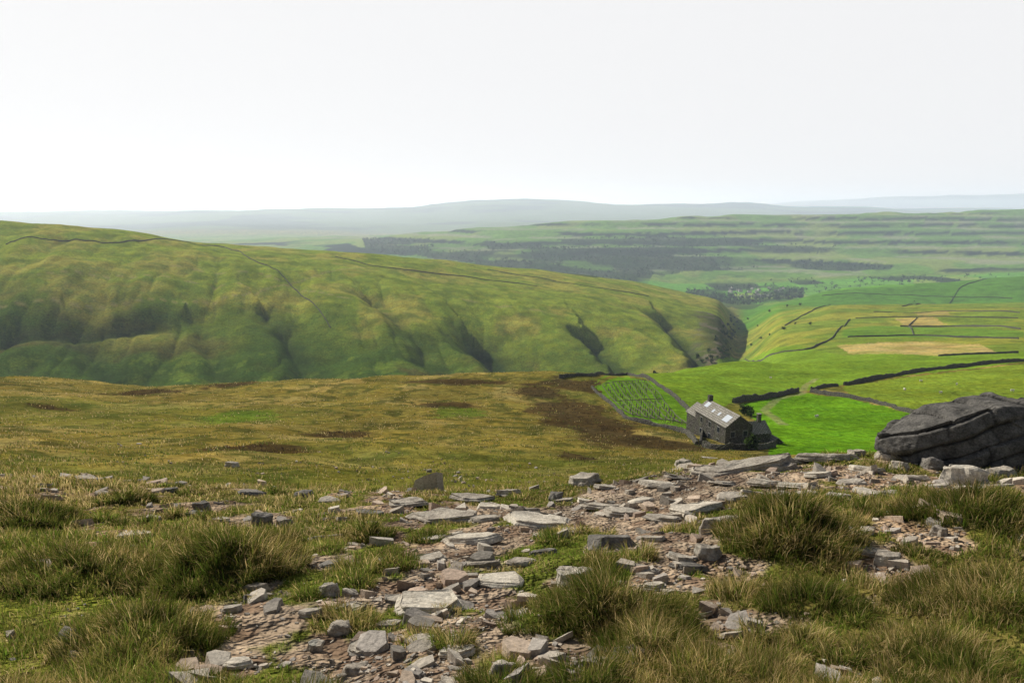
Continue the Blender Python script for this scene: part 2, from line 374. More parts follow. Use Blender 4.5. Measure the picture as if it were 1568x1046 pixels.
co=pick(n,[.42,.26,.15,.06,.11])*(.62+.46*ss(.15,.6,tcv))[:,None]; sp=ss(.5,.7,fbm(x/.4,y/.4,2,97)); k=rng.random(n)<np.maximum(sp*.45,(tcv>.6)*.7); co[k]=pick(k.sum(),[.05,.15,.4,.4,0])
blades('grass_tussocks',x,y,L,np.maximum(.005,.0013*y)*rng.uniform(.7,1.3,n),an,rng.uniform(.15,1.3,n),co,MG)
x,y=fan(210000,17,300,.9,.9)
pas=wpts([(905,590),(965,573),(1100,550),(1568,530),(1900,530),(1900,700),(1180,700),(1130,690),(1068,650),(960,640)])
inp=inpoly(x,y,pas); c1=fbm(x/2.2,y/2.2,3,101); c2=fbm(x/18,y/18,3,102)
keep=(~inp)&(rng.random(len(x))<ss(.38,.65,c1)*.95+.08); x,y,c1,c2=[q[keep] for q in (x,y,c1,c2)]; n=len(x)
co=pick(n,[.30,.24,.28,.12,.06])*.85; k=(c2>.53)&(rng.random(n)<.6); co[k]=pick(k.sum(),[.05,.15,.45,.35,0])*.85
rs=np.zeros(n)
for (u,v,rx,ry) in RUSH:
    p=SV(u,v); q=SV(u,v-ry); rs=np.maximum(rs,1-ss(.7,1.05,np.hypot((x-p[0])/(rx*p[1]/FP),(y-p[1])/abs(q[1]-p[1]))+(c1-.5)*2))
k=rng.random(n)<rs; co[k]=np.array([.075,.05,.024])*rng.uniform(.6,1.4,(k.sum(),1))
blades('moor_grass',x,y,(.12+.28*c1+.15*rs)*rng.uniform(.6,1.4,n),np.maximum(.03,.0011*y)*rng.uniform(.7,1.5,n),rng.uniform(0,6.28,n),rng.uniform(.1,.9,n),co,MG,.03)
print('grass',time.time()-T0)

# ------------------------------------------------------------------ rocks
def rock_mat(name,base,dark,lich=.5):
    m,nt=mat(name); g=nt.nodes.new('ShaderNodeNewGeometry').outputs['Position']
    c=mixc(nt,mr(nt,noise_n(nt,g,3.5,6,.7),.35,.62,0,1),dark,base)
    c=vscale(nt,c,mr(nt,noise_n(nt,g,28,5,.75),.3,.7,.6,1.35))
    c3=mixc(nt,mr(nt,noise_n(nt,g,9,4,.6),.60,.68,0,lich),c,(.42,.42,.36))
    w=nt.nodes.new('ShaderNodeMapping'); w.inputs['Scale'].default_value=(2,2,22); w.inputs['Rotation'].default_value=(0,.15,0); nt.links.new(g,w.inputs[0])
    hh=mth(nt,'ADD',noise_n(nt,w.outputs[0],1.2,4,.6),mth(nt,'MULTIPLY',noise_n(nt,g,22,6,.7),.8))
    princ(nt,c3,.9,.15,hh,.6,.035); return m
MR=rock_mat('gritstone',(.46,.41,.335),(.24,.205,.165))
MRD=rock_mat('weathered_gritstone',(.23,.21,.185),(.10,.092,.08),.2)
MRO=rock_mat('dark_outcrop_stone',(.15,.14,.125),(.055,.052,.047),.10)
MRL=rock_mat('pale_gritstone',(.61,.55,.45),(.39,.34,.27))
def hull(seed,flat=.4,n=16):
    r=random.Random(seed); bm=bmesh.new()
    for i in range(n):
        a=2*math.pi*(i+r.uniform(-.35,.35))/n; rad=r.uniform(.62,1.0)
        for zz,k in ((1,r.uniform(.72,.97)),(-1,1.0)):
            bm.verts.new((math.cos(a)*rad*k,math.sin(a)*rad*k,zz*flat*r.uniform(.75,1.0)))
    res=bmesh.ops.convex_hull(bm,input=bm.verts)
    bmesh.ops.delete(bm,geom=[e for e in res['geom_interior'] if isinstance(e,bmesh.types.BMVert)],context='VERTS')
    return bm
def rock(name,loc,w,d,h,seed,m,rot=0,tilt=(0,0),npt=7,slab=True,cuts=5):
    bm=hull(seed,.5,npt)
    bmesh.ops.dissolve_limit(bm,angle_limit=.15,verts=bm.verts,edges=bm.edges)
    bmesh.ops.bevel(bm,geom=list(bm.edges),offset=.03,segments=1,affect='EDGES')
    bmesh.ops.triangulate(bm,faces=bm.faces)
    bmesh.ops.subdivide_edges(bm,edges=bm.edges,cuts=cuts,use_grid_fill=True)
    bmesh.ops.recalc_face_normals(bm,faces=bm.faces); bm.normal_update()
    o=Vector((seed*3.1,seed*1.7,0)); sx,sy,sz=w/2,d/2,h
    am=min(w,d,h*2.2)*(.10 if slab else .07)
    for v in bm.verts:
        p=Vector((v.co.x*sx,v.co.y*sy,v.co.z*sz)); nn=v.normal.copy()
        big=mn.fractal(p*(3.0 if slab else 2.2/max(w,.2))+o,1,2,4); lz=math.floor(p.z/max(h,.01)*4+mn.noise(p*1.5+o)*1.2)
        lay=mn.noise(Vector((p.x*1.2,p.y*1.2,lz*7.3))+o)
        side=1-abs(nn.z)
        v.co=p+nn*(big*am*(1 if slab else 1.8)+lay*am*(2.2 if slab else .7)*side)
        if nn.z>.5 and slab:
            st=math.floor(mn.noise(Vector((p.x,p.y,0))*(1.6/max(w,.3))+o)*5)/5; v.co.z+=st*h*.35
    bmesh.ops.rotate(bm,verts=bm.verts,cent=(0,0,0),matrix=Euler((tilt[0],tilt[1],rot)).to_matrix())
    me=bpy.data.meshes.new(name); bm.to_mesh(me); bm.free(); me.materials.append(m)
    ob=bpy.data.objects.new(name,me); ob.location=loc; sc.collection.objects.link(ob); return ob
def dep(p): return p[1]*C-p[2]*S
RK=[(1432,690,60,46,'b',MR),(1492,745,92,52,'b',MRL),
(1140,724,210,26,'s',MR),(1275,709,110,22,'s',MR),(1230,747,64,16,'s',MRL),(1345,762,66,26,'s',MRL),(1365,706,46,18,'b',MR),(1180,748,76,18,'s',MR),(1088,728,90,22,'s',MR),
(895,745,62,22,'b',MR),(850,768,30,24,'b',MRD),(830,810,150,46,'s',MRL),(720,770,80,20,'s',MR),(960,792,80,20,'s',MR),(1012,748,64,18,'s',MRL),(945,842,95,26,'b',MRD),
(876,902,74,36,'b',MR),(1092,818,40,44,'b',MR),(1090,858,52,30,'b',MR),(770,906,90,46,'s',MRL),(645,948,180,54,'s',MRL),(515,976,52,30,'b',MR),(500,915,36,30,'b',MR),
(476,1000,36,26,'b',MR),(530,942,64,18,'s',MR),(395,806,38,30,'b',MRD),(435,810,30,22,'b',MR),(290,792,50,16,'s',MRD),(120,742,62,18,'b',MR),(190,826,66,30,'s',MRL),(462,762,42,16,'b',MRD),
(350,716,34,12,'b',MR),(1062,876,70,14,'s',MRD),(990,882,66,22,'s',MR),(1340,858,66,26,'s',MR),(1372,868,50,24,'b',MR),(1445,822,32,22,'b',MR),(355,1030,66,20,'s',MRL),(772,1044,64,40,'b',MR),
(945,1032,110,18,'s',MR),(550,1003,50,22,'s',MR),(380,922,26,18,'b',MRD),(490,830,70,14,'s',MR),(680,802,150,28,'s',MR),(600,862,60,14,'s',MR),(720,835,120,28,'s',MRL),(650,862,80,22,'s',MR),
(800,868,60,16,'s',MR),(930,782,80,18,'s',MR),(1000,905,56,12,'s',MR),(1410,738,66,24,'s',MR),(1450,748,50,18,'s',MR),(1540,750,66,20,'s',MR),(1310,742,60,16,'s',MR),(1260,732,64,16,'s',MRL),
(1130,770,66,18,'s',MR),(1070,790,100,28,'s',MRL),(1200,722,60,14,'b',MR),(1320,700,40,14,'b',MR),(880,820,66,16,'s',MR),(620,777,90,22,'s',MR),(560,790,60,14,'s',MRD),(780,760,46,12,'b',MR),(930,750,50,14,'s',MR),
(1050,715,36,14,'b',MR),(1090,702,36,10,'s',MR),(300,780,36,16,'b',MRD),(700,900,50,14,'s',MR),(600,925,44,14,'s',MR),(830,850,60,18,'s',MRD),(470,950,50,16,'s',MR),(1240,762,56,16,'s',MR),(535,915,34,16,'b',MR),(1020,800,66,18,'s',MR),
(985,770,50,14,'s',MRL),(660,830,60,14,'s',MR),(740,800,70,14,'s',MR),(860,770,56,14,'s',MR),(60,745,40,12,'s',MR),(250,755,40,12,'b',MRD),(230,800,30,12,'b',MR),(330,800,40,12,'s',MR),(150,760,30,12,'s',MR),(1470,775,34,12,'b',MRD),(1520,770,40,14,'s',MR),
(740,870,60,16,'s',MR),(680,925,60,16,'s',MR),(900,775,60,16,'s',MRL),(1160,760,60,16,'s',MRL),(1210,760,50,14,'s',MR),(1110,745,60,16,'s',MR),(1040,735,60,14,'s',MR),(640,990,60,20,'s',MR),(590,965,56,18,'s',MR),(700,1010,70,22,'s',MRL),(540,1035,50,18,'b',MR),(1380,760,40,14,'s',MR),(1290,765,46,14,'s',MR),(750,780,60,16,'s',MRL),(1000,830,60,14,'s',MR),(1045,860,50,14,'s',MR),
(430,880,46,12,'s',MR),(500,870,40,14,'s',MRD),(350,940,40,12,'s',MR),(560,880,46,14,'s',MR),(1120,800,60,16,'s',MR),(1400,785,50,14,'s',MRD),(380,760,50,14,'s',MRD),(500,770,50,14,'s',MR),(1340,725,70,18,'s',MRL),(1220,712,60,14,'s',MR),(1545,735,54,26,'b',MR),(1440,720,54,22,'b',MRD),(1385,722,44,18,'b',MR)]
for i,(u,v,w,h,k,m) in enumerate(RK):
    p=SV(u,v); sc_=dep(p)/FP; wm_=w*sc_*1.08; r=random.Random(i)
    if k=='s': dm=min(h*sc_/.38,wm_*1.0); hm=min(max(.05,wm_*.10),.15)
    else: hm=h*sc_*.95; dm=wm_*.8
    cx,cy=p[0],p[1]+dm*.42
    gy=float(H(np.array([cx]),np.array([cy]))[0])
    rock('stone_slab' if k=='s' else 'boulder',(cx,cy,gy+(hm*.15 if k=='b' else hm*.42)),wm_,dm,hm,i+11,m,r.uniform(-.3,.3),(-.22+r.uniform(-.14,.14),r.uniform(-.13,.13)),r.choice([5,6,7,8]),k=='s')
# the great sloping boulder: a wedge of bedded, jointed gritstone rising to the right
p=SV(1500,722); bm=bmesh.new()
for q in [(-1.45,.1,.18),(-1.36,.2,.42),(-1.05,-.35,.02),(-.75,-.5,-.2),(.4,-.62,-.35),(2.4,-.5,-.35),(-.9,.9,-.3),(2.4,1.1,-.3),
          (-.80,-.15,.66),(-.30,-.22,.86),(-.25,.75,.88),(.42,-.12,1.05),(1.3,.02,1.00),(2.35,.1,.96),(1.2,.9,1.02),(2.3,1.0,.92),(-.9,.6,.55),(.2,-.5,.45),(1.5,-.55,.4),(2.45,-.4,.45)]: bm.verts.new(q)
res=bmesh.ops.convex_hull(bm,input=bm.verts)
bmesh.ops.delete(bm,geom=[e for e in res['geom_interior'] if isinstance(e,bmesh.types.BMVert)],context='VERTS')
bmesh.ops.triangulate(bm,faces=bm.faces); bmesh.ops.subdivide_edges(bm,edges=bm.edges,cuts=34,use_grid_fill=True)
bm.normal_update(); o=Vector((4.2,9.1,0))
for v in bm.verts:
    q=v.co.copy(); tz=q.z-.34*q.x+.10*mn.noise(q*1.1+o); b0=tz*3.6; bed=math.floor(b0)
    jx_=(q.x+q.y*.4+.12*mn.noise(q*1.7))*1.15+(_h(int(bed)+50,3,7))*3; jb=math.floor(jx_)
    off=(_h(int(bed)+40,int(jb)+40,11)-.5)*.20+(_h(int(bed)+40,7,13)-.5)*.12
    gr=-.07*math.exp(-(min(b0-bed,1-(b0-bed))/.09)**2)-.06*math.exp(-(min(jx_-jb,1-(jx_-jb))/.06)**2)
    big=mn.fractal(q*1.7+o,1,2,5)*.03; fine=abs(mn.noise(q*7+o))*.02
    v.co=q+v.normal*((gr+off)*(1.0 if abs(v.normal.z)<.6 else .55)+big-fine)
me=bpy.data.meshes.new('great_boulder'); bm.to_mesh(me); bm.free(); me.materials.append(MRO)
ob=bpy.data.objects.new('great_boulder',me); ob.location=(p[0],p[1]+.7,p[2]-.02); sc.collection.objects.link(ob)
protos=[]
for sd in range(20):
    bm=hull(sd+100,.5,random.Random(sd).choice([3,4,5,6,7])); bmesh.ops.triangulate(bm,faces=bm.faces); bm.verts.index_update()
    protos.append((np.array([v.co[:] for v in bm.verts]),np.array([[v.index for v in f.verts] for f in bm.faces]))); bm.free()
SCOL=np.array([(.43,.37,.295),(.54,.475,.385),(.27,.24,.20),(.41,.31,.235),(.36,.32,.275),(.46,.36,.27)])
def stones(name,x,y,size,m,thin=.3):
    Vs=[];Fs=[];Cs=[];off=0; z=H(x,y); ids=rng.integers(0,len(protos),len(x))
    for k,(pv,pf) in enumerate(protos):
        I=np.nonzero(ids==k)[0]
        if len(I)==0: continue
        n=len(I); a=rng.uniform(0,6.28,n); ca,sa=np.cos(a),np.sin(a); s=size[I]
        P=np.repeat(pv[None],n,0)*np.stack([s*.5,s*.5*rng.uniform(.4,1,n),s*rng.uniform(thin*.5,thin*2.0,n)],1)[:,None,:]
        tx=rng.normal(0,.25,n)[:,None]; ty=rng.normal(-.2,.25,n)[:,None]
        xx=P[...,0]*ca[:,None]-P[...,1]*sa[:,None]; yy=P[...,0]*sa[:,None]+P[...,1]*ca[:,None]
        zz=P[...,2]+xx*tx+yy*ty
        Q=np.stack([xx+x[I][:,None],yy+y[I][:,None],zz+z[I][:,None]+s[:,None]*.02],-1)
        Vs.append(Q.reshape(-1,3)); Fs.append((pf[None]+(np.arange(n)*len(pv))[:,None,None]+off).reshape(-1,3))
        cc=SCOL[rng.integers(0,len(SCOL),n)]*rng.uniform(.7,1.2,(n,1)); Cs.append(np.repeat(cc,len(pv),0)); off+=n*len(pv)
    return mk(name,np.concatenate(Vs),np.concatenate(Fs),np.concatenate(Cs),m)
m,nt=mat('loose_stone'); a=nt.nodes.new('ShaderNodeAttribute'); a.attribute_name='Col'; g=nt.nodes.new('ShaderNodeNewGeometry').outputs['Position']
princ(nt,vscale(nt,a.outputs['Color'],mr(nt,noise_n(nt,g,25,5,.7),.3,.7,.6,1.35)),.9,.15,noise_n(nt,g,30,5,.7),.5,.03); MS=m
x,y=fan(80000,2.6,17,.9,.9); g=gravel(x,y); cl=fbm(x/.6,y/.6,3,140); k=rng.random(len(x))<g*.55*ss(.35,.62,cl)+g*.08+.012; x,y=x[k],y[k]
sz=np.clip(rng.lognormal(-3.6,.6,len(x)),.010,.2); bg=rng.random(len(x))<.05; sz[bg]=rng.uniform(.09,.36,bg.sum())
stones('loose_stones',x,y,sz*(.7+.06*y),MS,.26)
x,y=fan(2600,14,90,.6,1); k=fbm(x/6,y/6,2,5)>.52; x,y=x[k],y[k]; stones('scattered_stones',x,y,np.clip(rng.lognormal(-1.3,.5,len(x)),.1,.9),MS,.5)
print('rocks',time.time()-T0)

# ------------------------------------------------------------------ dry stone walls
def wall_mat():
    m,nt=mat('dry_stone'); g=nt.nodes.new('ShaderNodeNewGeometry').outputs['Position']
    v=nt.nodes.new('ShaderNodeTexVoronoi'); v.inputs['Scale'].default_value=3.0; nt.links.new(g,v.inputs['Vector'])
    c=mixc(nt,mr(nt,v.outputs['Distance'],.1,.5,0,1),(.22,.20,.175),(.055,.05,.045))
    c=mixc(nt,mr(nt,noise_n(nt,g,.6,4),.4,.7,0,.6),c,(.11,.115,.07))
    princ(nt,c,.95,.1,v.outputs['Distance'],.8,.1); return m
MW=wall_mat()
def wall(name,pix,h=1.4,w=.7):
    P=[SV(u,v) for u,v in pix]; pts=[]
    for a,b in zip(P[:-1],P[1:]):
        L=math.hypot(b[0]-a[0],b[1]-a[1]); st=max(.6,a[1]*.005); n=max(2,int(L/st)); t=np.linspace(0,1,n,endpoint=False)
        pts.append(np.stack([a[0]+(b[0]-a[0])*t,a[1]+(b[1]-a[1])*t],1))
    p=np.concatenate(pts+[np.array([P[-1][:2]])]); k=min(5,len(p)//4)
    if k>1:
        q=np.pad(p,((k,k),(0,0)),'edge'); p=np.mean([q[i:i+len(p)] for i in range(2*k+1)],0)
    n=len(p); t=np.gradient(p,axis=0); t/=np.linalg.norm(t,axis=1)[:,None]+1e-9; nn=np.stack([-t[:,1],t[:,0]],1)
    z=H(p[:,0],p[:,1]); hh=h*(1+(rng.random(n)-.5)*.3+(fbm(np.arange(n)/9.,np.zeros(n),2,len(name)+n)-.5)*.7)
    prof=[(-.5,-.6),(-.42,.5),(-.3,.86),(-.22,1),(.22,1),(.3,.86),(.42,.5),(.5,-.6)]
    V=np.concatenate([np.stack([p[:,0]+nn[:,0]*a*w,p[:,1]+nn[:,1]*a*w,z+hh*b],1)[:,None] for a,b in prof],1)
    V=V+rng.normal(0,.03,V.shape); K=len(prof); V=V.reshape(-1,3)
    i=np.arange(n-1)[:,None]*K; Fc=np.concatenate([np.concatenate([i+j,i+j+1,i+K+j+1,i+K+j],1) for j in range(K-1)])
    caps=[[0,1,6,7],[1,2,5,6],[2,3,4,5]]; e=(n-1)*K
    Fc=np.concatenate([Fc,np.array(caps),np.array(caps)[:,::-1]+e])
    return mk(name,V,Fc,None,MW)
WL=[([(1700,540),(1568,554),(1500,559),(1420,568),(1360,578),(1300,589),(1288,591)],1.7),
([(1225,599),(1180,609),(1130,616),(1120,617)],1.7),
([(1236,600),(1290,608),(1340,617),(1400,634),(1432,642)],1.5),
([(850,580),(905,577),(960,574),(1000,585),(1025,603),(1055,630),(1068,643)],1.2),
([(905,592),(940,622),(958,642),(1000,652),(1050,664),(1068,682)],1.0),
([(1288,591),(1262,593),(1240,600)],1.5),
([(1000,572),(1060,563),(1115,555)],1.2),
([(1140,550),(1180,546),(1240,536),(1272,520),(1285,504),(1302,488)],1.4),
([(1290,517),(1400,514),(1568,520)],1.4),([(1302,488),(1420,485),(1568,488)],1.4),([(1370,500),(1460,500),(1568,505)],1.4),([(1430,546),(1480,543),(1568,541)],1.4),
([(1200,500),(1260,470),(1310,464)],1.3),([(1400,514),(1390,500),(1405,486)],1.2),([(1330,478),(1440,476),(1568,480)],1.2),
([(0,376),(180,374),(340,378),(385,398),(440,430),(485,470),(508,505)],1.3),
([(508,392),(580,410),(740,428),(830,440)],1.1),
([(740,412),(880,436),(1000,455)],1.0),
([(1380,470),(1470,440),(1520,426)],1.6),([(1250,455),(1400,452),(1560,458)],1.6)]
for pth,h in WL: wall('dry_stone_wall',pth,h,.75)

# ------------------------------------------------------------------ farmhouse
def simple(name,c,rough=.9,spec=.2,ns=None,amp=.3,bd=.03):
    m,nt=mat(name)
    if ns:
        g=nt.nodes.new('ShaderNodeNewGeometry').outputs['Position']; princ(nt,vscale(nt,c,mr(nt,noise_n(nt,g,ns,5,.7),.3,.7,1-amp,1+amp)),rough,spec,noise_n(nt,g,ns,5,.7),.4,bd)
    else: princ(nt,c,rough,spec)
    return m
def slate():
    m,nt=mat('stone_slates'); tc=nt.nodes.new('ShaderNodeTexCoord').outputs['Object']
    b=nt.nodes.new('ShaderNodeTexBrick'); b.inputs['Scale'].default_value=1; b.inputs['Color1'].default_value=(.27,.25,.22,1); b.inputs['Color2'].default_value=(.40,.375,.33,1); b.inputs['Mortar'].default_value=(.08,.075,.065,1)
    b.inputs['Mortar Size'].default_value=.04; b.inputs['Brick Width'].default_value=.6; b.inputs['Row Height'].default_value=.4
    mp=nt.nodes.new('ShaderNodeMapping'); mp.inputs['Rotation'].default_value=(0,0,math.pi/2); nt.links.new(tc,mp.inputs[0]); nt.links.new(mp.outputs[0],b.inputs[0])
    princ(nt,mixc(nt,mr(nt,noise_n(nt,tc,1.2,5),.4,.7,0,.6),b.outputs[0],(.19,.18,.125)),.9,.1,b.outputs['Fac'],.4,.03); return m
MSL=slate(); MGL=simple('window_glass',(.02,.025,.03),.08,.6); MSK=simple('skylight_glass',(.6,.65,.7),.08,1.0); MFR=simple('painted_timber',(.3,.3,.28),.6,.3); MDR=simple('door_paint',(.07,.06,.05),.6,.3)
def part(name,parent,verts,faces,m):
    me=bpy.data.meshes.new(name); me.from_pydata(verts,[],faces); me.materials.append(m); ob=bpy.data.objects.new(name,me); sc.collection.objects.link(ob); ob.parent=parent; return ob
def box(name,parent,x0,x1,y0,y1,z0,z1,m):
    v=[(x,y,z) for x in (x0,x1) for y in (y0,y1) for z in (z0,z1)]
    return part(name,parent,v,[(0,1,3,2),(4,6,7,5),(0,4,5,1),(2,3,7,6),(0,2,6,4),(1,5,7,3)],m)
def gable(name,parent,cx,cy,W,L,ze,zr,zb,along,mw,mrf):
    hw,hl=W/2,L/2; o=.22; t=.14
    def T(a,b,z): return (cx+a,cy+b,z) if along=='y' else (cx+b,cy+a,z)
    v=[T(-hw,-hl,zb),T(hw,-hl,zb),T(hw,-hl,ze),T(0,-hl,zr),T(-hw,-hl,ze),T(-hw,hl,zb),T(hw,hl,zb),T(hw,hl,ze),T(0,hl,zr),T(-hw,hl,ze)]
    part(name+'_walls',parent,v,[(0,1,2,3,4),(9,8,7,6,5),(0,4,9,5),(1,6,7,2),(4,3,8,9),(3,2,7,8)],mw)
    sl=(zr-ze)/hw
    for sgn,nm in ((-1,'_roof_left'),(1,'_roof_right')):
        e=hw+o; ez=zr-sl*e+.03; rz=zr+.03
        vv=[T(sgn*e,-hl-.15,ez),T(0.0,-hl-.15,rz),T(0.0,hl+.15,rz),T(sgn*e,hl+.15,ez)]; vv+=[(a,b,c+t) for a,b,c in vv]
        part(name+nm,parent,vv,[(0,1,2,3),(4,7,6,5),(0,4,5,1),(1,5,6,2),(2,6,7,3),(3,7,4,0)],mrf)
phi=math.radians(13)
hp=SV(1128,680)
house=bpy.data.objects.new('stone_farmhouse',None); sc.collection.objects.link(house)
hx,hy=hp[0]-math.sin(phi)*5.5,hp[1]+math.cos(phi)*5.8
house.location=(hx,hy,float(H(np.array([hx]),np.array([hy]))[0])-.4); house.rotation_euler=(0,0,phi)
gable('main',house,0,0,6.0,12.5,5.2,7.4,-5,'y',MW,MSL)
gable('barn',house,-.3,8.4,5.0,4.2,3.8,5.6,-5,'y',MW,MSL)
gable('wing',house,5.4,-2.8,4.8,5.0,3.0,4.8,-5,'x',MW,MSL)
gable('outhouse',house,9.1,-4.6,2.6,2.8,1.0,2.0,-5,'y',MW,MSL)
box('chimney',house,-.45,.45,5.2,6.0,6.9,8.6,MW); box('chimney_wing',house,6.2,6.9,-3.15,-2.45,4.3,6.4,MW)
box('chimney_cap',house,6.12,6.98,-3.23,-2.37,6.4,6.52,MSL)
def win(x,y,z,w,h,face,nm):
    if face=='s':
        box(nm+'_frame',house,x-w/2-.08,x+w/2+.08,y-.05,y+.05,z-.08,z+h+.08,MFR); box(nm+'_glass',house,x-w/2,x+w/2,y-.07,y-.052,z,z+h,MGL)
        box(nm+'_lintel',house,x-w/2-.2,x+w/2+.2,y-.06,y+.05,z+h+.09,z+h+.3,MRD)
    else:
        xa,xb=x-.05,x+.05; box(nm+'_frame',house,xa,xb,y-w/2-.08,y+w/2+.08,z-.08,z+h+.08,MFR)
        box(nm+'_glass',house,x-.07,x-.052,y-w/2,y+w/2,z,z+h,MGL)
for i,(x_,z_) in enumerate([(-1.4,.3),(1.4,.3),(-1.4,3.1),(1.4,3.1)]): win(x_,-6.25,z_,.9,1.1,'s','window_s%d'%i)
for i,(y_,z_) in enumerate([(-3.5,.9),(0,.9),(3.5,.9),(-3.5,3.4),(0,3.4),(3.5,3.4)]): win(-3.0,y_,z_,.9,1.1,'w','window_w%d'%i)
win(5.0,-5.2,.5,.9,1.0,'s','window_wing')
box('door',house,3.5,4.4,-5.27,-5.18,-.8,1.5,MDR)
slp=(7.4-5.2)/3.0
for i,(ya,yb,xa,xb,s) in enumerate([(-5.2,-3.2,.9,2.3,-1),(4.0,5.4,.5,1.6,-1),(-1.4,-.7,1.2,1.9,-1),(1.0,1.7,1.2,1.9,-1),(-4.4,-3.2,1.0,2.1,1),(1.5,2.7,1,2.1,1)]):
    zf=lambda q:7.4-slp*q+.21
    part('skylight_%d'%i,house,[(s*xa,ya,zf(xa)),(s*xb,ya,zf(xb)),(s*xb,yb,zf(xb)),(s*xa,yb,zf(xa))],[(0,1,2,3) if s>0 else (3,2,1,0)],MSK)
wall('garden_wall',[(1072,683),(1100,690),(1150,690),(1188,684)],1.2,.6); wall('garden_wall',[(1068,645),(1075,665),(1072,683)],1.2,.6)

# ------------------------------------------------------------------ trees
ML=grass_mat('foliage',.3)
def trees(name,P,Hh,Rr,cols,K):
    n=len(P)
    d=rng.normal(size=(n,K,3)); d/=np.linalg.norm(d,axis=2)[...,None]; rad=rng.random((n,K,1))**.45
    lump=1+.35*np.sin(d[...,0:1]*3+rng.uniform(0,6,(n,1,1)))*np.cos(d[...,2:3]*4+rng.uniform(0,6,(n,1,1)))
    c=d*rad*lump*np.stack([Rr,Rr,Hh*.38],1)[:,None,:]; c[...,2]+=(Hh*.6)[:,None]; c+=P[:,None,:]
    s=(Rr*.42)[:,None,None,None]*rng.uniform(.5,1.1,(n,K,1,1))
    tri=c[:,:,None,:]+rng.normal(size=(n,K,3,3))*s
    V1=tri.reshape(-1,3); F1=np.arange(len(V1)).reshape(-1,3); C1=np.repeat((cols[:,None,:]*rng.uniform(.6,1.4,(n,K,1))).reshape(-1,3),3,0)
    a=np.array([0,2.09,4.19]); ring=np.stack([np.cos(a),np.sin(a)],1)
    b=np.zeros((n,6,3)); b[:,:3,:2]=ring*(Hh*.035)[:,None,None]; b[:,3:,:2]=ring*(Hh*.015)[:,None,None]; b[:,:3,2]=-.5; b[:,3:,2]=(Hh*.7)[:,None]; b+=P[:,None,:]
    V2=b.reshape(-1,3); f=np.array([[0,1,4],[0,4,3],[1,2,5],[1,5,4],[2,0,3],[2,3,5]]); F2=(f[None]+(np.arange(n)*6)[:,None,None]).reshape(-1,3)+len(V1)
    return mk(name,np.concatenate([V1,V2]),np.concatenate([F1,F2]),np.concatenate([C1,np.tile([.06,.05,.04],(len(V2),1))]),ML)
def scatter_poly(pix,n,band=0,fx=330,fy=200,sd=8,ymin=0):
    w=np.array(wpts(pix)); x=rng.uniform(w[:,0].min(),w[:,0].max(),n*10); y=rng.uniform(w[:,1].min(),w[:,1].max(),n*10); k=inpoly(x,y,w); x,y=x[k],y[k]
    k=y>ymin
    if band: k=k&(fbm(x/fx,y/fy,4,sd)+(rng.random(len(x))-.5)*.12>.42)
    x,y=x[k],y[k]; return x[:n],y[:n]
def mass(name,polys,h,K,c=(.025,.05,.018)):
    X_,Y_=[],[]
    for pl,q,b_ in polys: a,b=scatter_poly(pl,q,b_,ymin=2300); X_.append(a);Y_.append(b)
    x=np.concatenate(X_);y=np.concatenate(Y_); z=H(x,y); Hh=rng.uniform(.5,1.4,len(x))*h
    trees(name,np.stack([x,y,z],1),Hh,Hh*rng.uniform(.35,.55,len(x)),np.array(c)*rng.uniform(.5,1.9,(len(x),1)),K)
mass('distant_woodland',[(WOOD,2600,1),(SC1,260,1),(SC2,120,1),(VIL,800,1),([(1180,430),(1568,420),(1568,425),(1180,436)],260,1)],12,14)
def at(l,h,name,K=70,c=(.05,.08,.02)):
    P=np.array([SV(u,v) for u,v in l]); Hh=h*rng.uniform(.6,1.3,len(P)); trees(name,P,Hh,Hh*rng.uniform(.38,.55,len(P)),np.array(c)*rng.uniform(.7,1.4,(len(P),1)),K)
at([(1165,520),(1178,514),(1150,530),(1200,505),(1218,497),(1240,498),(1160,500),(1178,478),(1205,470),(1145,490),(1400,462),(1225,468)],4.5,'hillside_trees')
at([(1075,556),(1082,552),(1090,556),(1068,548),(1098,549),(1105,540),(1085,540)]+[(1120-(v-500)*.25+rng.normal(0,9),v) for v in rng.uniform(482,552,44)],5,'gorge_trees')
at([(1148,638),(1143,636),(1150,690)],2.2,'garden_shrubs',220)
e0,e1,e2,e3=[np.array(SV(u,v)[:2]) for u,v in ((922,592),(990,584),(1052,652),(968,638))]
V=[];Fc=[];SP=[]
NR,NC=7,17
for r_ in range(NR):
    for q in range(NC):
        if rng.random()<.12: continue
        a=(r_+.5)/NR; b=(q+.5)/NC+rng.normal(0,.006)
        p=(e0*(1-a)+e1*a)*(1-b)+(e3*(1-a)+e2*a)*b; z=float(H(p[:1],p[1:])[0]); SP.append((p[0],p[1],z))
        bb=len(V); h=rng.uniform(.8,1.3); w=rng.uniform(.10,.2)
        for zz in (-.2,h):
            for k in range(5): V.append((p[0]+w*math.cos(k*1.257),p[1]+w*math.sin(k*1.257),z+zz))
        for k in range(5): Fc.append((bb+k,bb+(k+1)%5,bb+5+(k+1)%5,bb+5+k))
mk('sapling_guards',np.array(V),np.array(Fc),None,simple('guard_timber',(.22,.19,.15),.9,.1))
P=np.array(SP)[::4]; Hh=rng.uniform(1.0,1.5,len(P)); trees('saplings',P,Hh,Hh*.2,np.tile([.07,.12,.025],(len(P),1)),20)
V=[];Fc=[]
